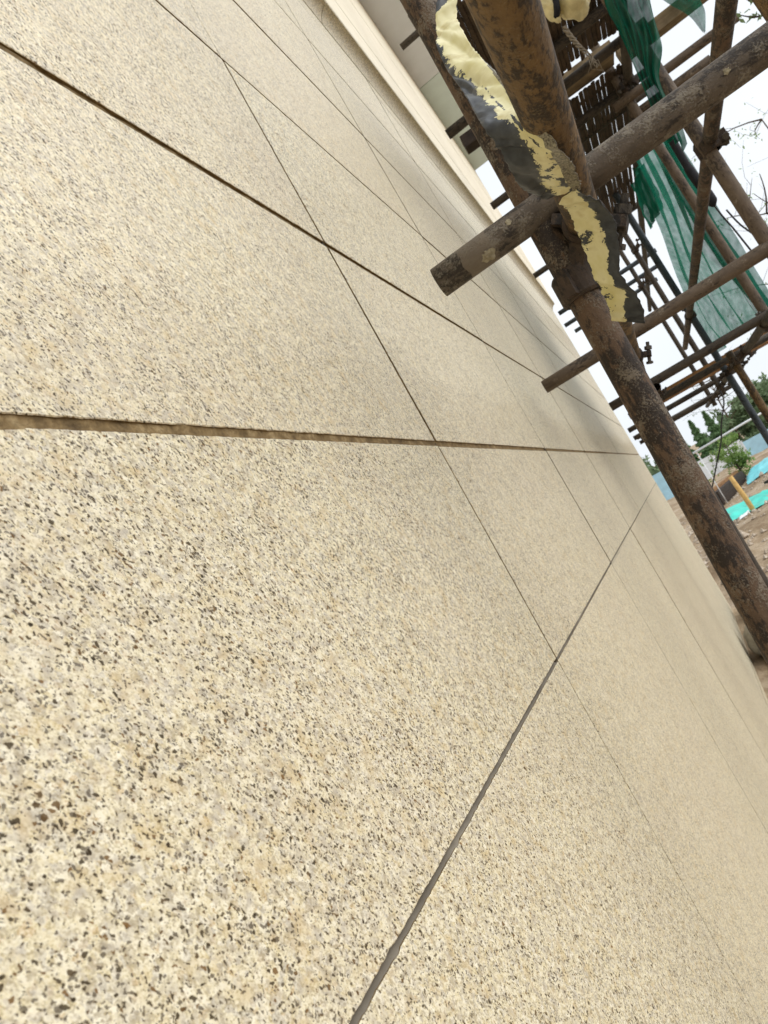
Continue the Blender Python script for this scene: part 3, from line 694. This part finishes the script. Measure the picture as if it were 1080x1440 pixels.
# rolled black hose and loose wires
v, f = rod_geo(spline([(3.62, -0.985, 3.30), (3.6, -0.998, 3.23), (3.6, -0.993, 3.035), (3.6, -1.0, 2.90), (3.6, -0.999, 2.835)], 6), [0.012] * 6 + [0.017] * 6 + [0.021] * 6 + [0.024] * 4 + [0.019, 0.013, 0.007], 9)
tag(obj('black_sleeve', v, f, 'black', smooth=True), 'rolled black plastic sleeve hanging by the guard rail', 'sleeve')
v, f = rod_geo(spline([(3.6, -0.999, 2.85), (3.6, -1.004, 2.78), (3.6, -1.013, 2.709), (3.6, -1.020, 2.63), (3.6, -1.026, 2.56)], 6), 0.0042, 6)
tag(obj('loose_wire', v, f, 'wire', smooth=True), 'thin black wire hanging straight from the black sleeve', 'wire')
v, f = rod_geo(spline([(3.6, -1.030, 2.792), (3.6, -1.040, 2.72), (3.6, -1.055, 2.665), (3.6, -1.092, 2.573), (3.6, -1.13, 2.56)], 6), 0.004, 6)
tag(obj('loose_wire', v, f, 'wire', smooth=True), 'curved black wire to the right of the straight one', 'wire')
v, f = rod_geo(spline([(7, -0.93, 2.25), (7, -0.91, 2.147), (7, -0.80, 1.99), (7, -0.726, 1.857), (7, -0.60, 1.70), (7, -0.40, 1.45)], 6), 0.007, 5)
tag(obj('loose_wire', v, f, 'wire', smooth=True), 'slack dark wire hanging below the scaffold before the small tree', 'wire')

# ------------------------------------------------------------------ site beyond the building
def sheet(name, pts, m, label, cat, h=0.06, seed=0.0, n=22):
    """crumpled sheet lying over the ground between four corners"""
    a, b, c, d = [Vector((*p, 0)) for p in pts]; v, f = [], []
    for j in range(n + 1):
        for i in range(n + 1):
            u, t = i / n, j / n; p = (a * (1 - u) + b * u) * (1 - t) + (d * (1 - u) + c * u) * t
            p.x += 0.12 * noise.noise(Vector((u * 3, t * 3, seed))); p.y += 0.06 * noise.noise(Vector((u * 3, t * 3, seed + 5)))
            q = Vector((p.x * 1.6, p.y * 3.0, seed)); e = min(u, 1 - u, t, 1 - t)
            p.z = gh(p.x, p.y) + 0.012 + (h * (0.5 + noise.noise(q)) + h * 0.5 * abs(noise.noise(q * 2.7))) * min(1, 0.3 + e * 5)
            v.append(p)
    W = n + 1
    for j in range(n):
        for i in range(n): f.append((j * W + i, j * W + i + 1, (j + 1) * W + i + 1, (j + 1) * W + i))
    return tag(obj(name, v, f, m, smooth=True), label, cat)
sheet('tarpaulin', [(16.9, -0.35), (16.3, -1.6), (19.4, -2.2), (20.2, -0.5)], 'tarp', 'crumpled teal tarpaulin spread on the dirt behind the yellow stake', 'tarpaulin', 0.10, 1.0)
sheet('tarpaulin', [(22.9, -1.7), (22.4, -3.0), (26.6, -3.6), (26.0, -2.0)], 'tarp2', 'light blue tarpaulin farther back past the timber pile', 'tarpaulin', 0.12, 6.0)
sheet('black_sheet', [(6.2, -0.10), (6.2, -0.45), (9.3, -0.75), (9.3, -0.10)], 'black', 'black plastic sheet lying along the foot of the wall', 'sheet', 0.22, 3.0)
sheet('white_sheet', [(15.6, -0.78), (15.6, -1.02), (17.2, -1.10), (17.2, -0.86)], 'white', 'white film scrap lying on the front edge of teal tarpaulin', 'sheet', 0.08, 8.0, 10)
blob('concrete_lump', (7.0, -0.16, 0.16), (0.22, 0.12, 0.15), 'concrete', 4.4, 3).name = 'concrete_lump'
tag(bpy.data.objects['concrete_lump'], 'pale broken concrete lump at the foot of the wall', 'rubble')
piles = [((22.0, -0.78, 0.16), (24.6, -1.75, 0.20)), ((22.4, -0.72, 0.20), (25.1, -1.80, 0.22)), ((22.1, -0.80, 0.36), (24.9, -1.80, 0.40)), ((22.6, -0.70, 0.44), (25.3, -1.72, 0.46))]
for (a, b), lb in zip(piles, ('lowest front timber of the dark pile under the small tree', 'lower rear timber of the dark pile under the small tree', 'upper front timber of the dark pile under the small tree', 'topmost paler timber of the pile under the small tree')):
    o = plank('timber', a, b, 0.17, 0.20, 'plank' if 'paler' in lb else 'timber_dark', lb, 'timber'); o['group'] = 'timbers piled under the small tree'
v, f = rod_geo([(16.58, -1.15, -0.1), (16.6, -1.13, 0.5), (16.62, -1.10, 0.98)], [0.055, 0.052, 0.045], 9)
tag(obj('wooden_stake', v, f, 'stake', smooth=True), 'yellow wooden stake standing in front of the teal tarpaulin', 'stake')
plank('dark_plank', (18.3, -1.75, 0.40), (18.9, -2.6, 0.42), 0.12, 0.06, 'timber_dark', 'short dark plank lying on the tarpaulins', 'plank')
# rubble that nobody could count
v, f = [], []
for k in range(2600):
    x = 9.8 + 16 * rnd.random() ** 1.3; y = rnd.uniform(-5.5, 1.6); s = rnd.uniform(0.012, 0.06) * (1.9 if rnd.random() < 0.06 else 1)
    c = Vector((x, y, gh(x, y) + s * 0.2)); i0 = len(v)
    for d in ((1, 0, 0), (-1, 0, 0), (0, 1, 0), (0, -1, 0), (0, 0, 1), (0, 0, -1)):
        v.append(c + Vector(d) * s * rnd.uniform(0.6, 1.2))
    for (a, b, d) in ((0, 2, 4), (2, 1, 4), (1, 3, 4), (3, 0, 4), (2, 0, 5), (1, 2, 5), (3, 1, 5), (0, 3, 5)): f.append((i0 + a, i0 + b, i0 + d))
tag(obj('rubble', v, f, 'stone'), 'loose stones and clods scattered over the dirt', 'rubble', kind='stuff')
# site hoarding and white pipe rail
hd = tag(empty('hoarding', (40, -4, 0)), 'low white and blue site hoarding in front of the far trees', 'hoarding'); HL = Vector(hd.location)
for i in range(9):
    y0 = 4.0 - i * 1.5; hgt = 1.5 if i < 3 else (1.05 if i < 5 else 0.85)
    v, f = box(40, 40.05, y0 - 1.48, y0, -0.1, hgt); obj('panel', [Vector(p) - HL for p in v], f, 'bluep' if i in (0, 2, 5, 7) else 'white', hd)
    v, f = box(39.93, 39.99, y0 - 0.03, y0 + 0.03, -0.1, hgt + 0.1); obj('post', [Vector(p) - HL for p in v], f, 'white', hd)
rl = tag(empty('pipe_rail', (22, -2, 0)), 'pale pipe rail on thin posts across the dirt before the trees', 'rail'); RL = Vector(rl.location)
v, f = rod_geo([(22, -0.85, 1.72), (22, -2.4, 1.79), (22, -4.5, 1.86)], 0.030, 10); obj('rail', [p - RL for p in v], f, 'white', rl, smooth=True)
for y, z in ((-0.95, 1.70), (-4.3, 1.83)):
    v, f = rod_geo([(22.05, y, -0.1), (22.05, y, z)], 0.014, 8); obj('post', [p - RL for p in v], f, 'white', rl, smooth=True)

# ------------------------------------------------------------------ trees
def limb(v, f, a, b, r0, r1, bend=0.1, n=6, segs=5):
    a, b = Vector(a), Vector(b); d = b - a; k = Vector((rnd.uniform(-1, 1), rnd.uniform(-1, 1), rnd.uniform(-.4, .6))) * d.length * bend
    pts = [a + d * (i / segs) + k * math.sin(math.pi * i / segs) for i in range(segs + 1)]
    rod_geo(pts, [r0 + (r1 - r0) * i / segs for i in range(segs + 1)], n, v, f); return pts
def leaf(v, f, c, s):
    a = Vector((rnd.gauss(0, 1), rnd.gauss(0, 1), rnd.gauss(0, 1))).normalized(); b = a.orthogonal().normalized(); i0 = len(v)
    v += [c - a * s, c + b * s * 0.42, c + a * s, c - b * s * 0.42]; f.append((i0, i0 + 1, i0 + 2, i0 + 3))
def leafy(name, base, h, cr, nl, ls, lm, label, group=None, sparse=False, trunk_r=0.06, crown_z=0.55):
    root = tag(empty(name, base), label, 'tree', group); v, f = [], []
    tp = limb(v, f, (0, 0, -0.2), (rnd.uniform(-.1, .1) * h, rnd.uniform(-.1, .1) * h, h * 0.85), trunk_r, trunk_r * 0.25, 0.05, 8, 7)
    tips = []
    for i in range(13):
        p = tp[2 + i % 6]; a = rnd.uniform(0, 6.28); L = cr * rnd.uniform(0.6, 1.15)
        e = p + Vector((math.cos(a) * L, math.sin(a) * L, rnd.uniform(0.1, 0.6) * L))
        q = limb(v, f, p, e, trunk_r * 0.4, trunk_r * 0.08, 0.15, 5)
        for k in range(4):
            s = q[rnd.randint(2, 5)]; e2 = s + Vector((rnd.gauss(0, .35), rnd.gauss(0, .35), rnd.gauss(0.1, .3))) * cr
            q2 = limb(v, f, s, e2, trunk_r * 0.12, trunk_r * 0.04, 0.2, 4, 3); tips += q2[1:]
        tips += q[2:]
    obj('trunk', v, f, 'bark', root, smooth=True)
    v, f = [], []
    for k in range(nl):
        c = rnd.choice(tips); c = c + Vector((rnd.gauss(0, 1), rnd.gauss(0, 1), rnd.gauss(0, 1))) * cr * (0.10 if not sparse else 0.05); leaf(v, f, c, ls * rnd.uniform(0.6, 1.3))
    obj('crown', v, f, lm, root)
    return root
def conifer(base, h, r, label, group):
    root = tag(empty('conifer_tree', base), label, 'tree', group); v, f = [], []
    limb(v, f, (0, 0, -0.2), (0, 0, h), 0.09, 0.01, 0.01, 8, 6); obj('trunk', v, f, 'bark', root, smooth=True)
    v, f = [], []
    for k in range(2600):
        t = rnd.random() ** 0.8; z = h * (0.08 + 0.92 * t); a = rnd.uniform(0, 6.28)
        lay = 0.75 + 0.25 * math.sin(z * 9 / h * 6.28); rr = r * (1 - t) ** 0.85 * lay * rnd.random() ** 0.45
        leaf(v, f, Vector((math.cos(a) * rr, math.sin(a) * rr, z - rr * 0.25)), 0.16 * h / 4 * rnd.uniform(0.6, 1.2))
    obj('crown', v, f, 'needle', root); return root
leafy('young_tree', (25.4, -1.95, 0.1), 1.45, 0.52, 1700, 0.06, 'leaf', 'small fresh green young tree behind the dark timber pile', trunk_r=0.05)
G = 'young conifers beyond the hoarding'
for (x, y, h, r), lb in zip(((45, -1.2, 2.9, 0.75), (45, -2.15, 3.2, 0.8), (46, -3.1, 3.3, 0.95), (47, -0.2, 2.6, 0.7)),
                            ('small conifer beyond the hoarding, half behind the rusty upright', 'pointed conifer left of the young green tree, second from the upright', 'broader pointed conifer just above the young green tree', 'conifer hidden nearest the wall corner beyond the hoarding')):
    conifer((x, y, 0), h, r, lb, G)
G = 'dark broadleaf trees beyond the hoarding'
for (x, y, h, r, n), lb in zip(((58, -7.0, 3.0, 1.5, 5000), (62, -9.6, 3.3, 2.0, 5000), (60, -12.6, 4.0, 2.2, 4500)),
                               ('dark bushy tree above the pale pipe rail', 'dark bushy tree at the right edge above the blue hoarding', 'bushy tree just past the right edge of the hoarding')):
    leafy('broadleaf_tree', (x, y, 0), h, r, n, 0.22, 'leaf_dark', lb, G, trunk_r=0.12)
for (x, y, h, r, n), lb in zip(((52, -3.9, 2.3, 1.1, 3600), (53, -5.4, 2.6, 1.3, 3600), (55, -8.4, 2.7, 1.4, 3600), (50, 1.2, 2.2, 1.3, 3000)),
                               ('low bushy tree just right of the broader conifer', 'low bushy tree behind the pale pipe rail', 'low bushy tree below the dark tree at the right edge', 'low bushy tree beside the far corner of the wall')):
    leafy('broadleaf_tree', (x, y, -0.3), h, r, n, 0.20, 'leaf_dark', lb, G, trunk_r=0.10)
leafy('bare_tree', (52, -4.6, 0), 6.0, 1.8, 160, 0.10, 'leaf_dark', 'tall thin nearly bare tree rising behind the conifers', sparse=True, trunk_r=0.09)
leafy('bare_tree', (38, -12.0, 0), 15.5, 3.4, 420, 0.09, 'leaf', 'tall sparse spring tree with scattered buds against the sky', sparse=True, trunk_r=0.10)
leafy('bare_tree', (34, -8.6, 0), 11.0, 2.6, 260, 0.08, 'leaf', 'sparse leafless tree seen between the guard rail and upright', sparse=True, trunk_r=0.08)
# twig ends reaching into view near the scaffold
v, f = [], []
q = limb(v, f, (8.3, -2.9, 2.9), (8.0, -2.19, 3.57), 0.014, 0.010, 0.05); limb(v, f, q[-1], (8.0, -2.32, 3.94), 0.010, 0.004, 0.06); limb(v, f, q[3], (8.0, -2.19, 3.80), 0.008, 0.003, 0.1); limb(v, f, q[-1], (8.0, -2.05, 3.66), 0.007, 0.003, 0.1)
br = tag(empty('bare_branch', (8.3, -2.9, 2.9)), 'bare dark twig reaching in from the right edge', 'branch'); obj('twig', [p - Vector(br.location) for p in v], f, 'twig', br, smooth=True)
v, f = [], []; lv, lf = [], []
q = limb(v, f, (4.0, -1.85, 3.50), (4.0, -1.66, 3.59), 0.006, 0.005, 0.05); p2 = limb(v, f, q[-1], (4.0, -1.60, 3.655), 0.005, 0.002, 0.1); p3 = limb(v, f, q[3], (4.0, -1.655, 3.70), 0.004, 0.002, 0.1)
for p in p2 + p3 + q[3:]:
    for k in range(2): leaf(lv, lf, p + Vector((rnd.gauss(0, .006), rnd.gauss(0, .012), rnd.gauss(0, .012))), rnd.uniform(0.012, 0.022))
br = tag(empty('leafy_branch', (4.0, -1.85, 3.50)), 'small dark leafy twig in the top right corner', 'branch'); B0 = Vector(br.location)
obj('twig', [p - B0 for p in v], f, 'twig', br, smooth=True); obj('leaves', [p - B0 for p in lv], lf, 'leaf_dark', br)
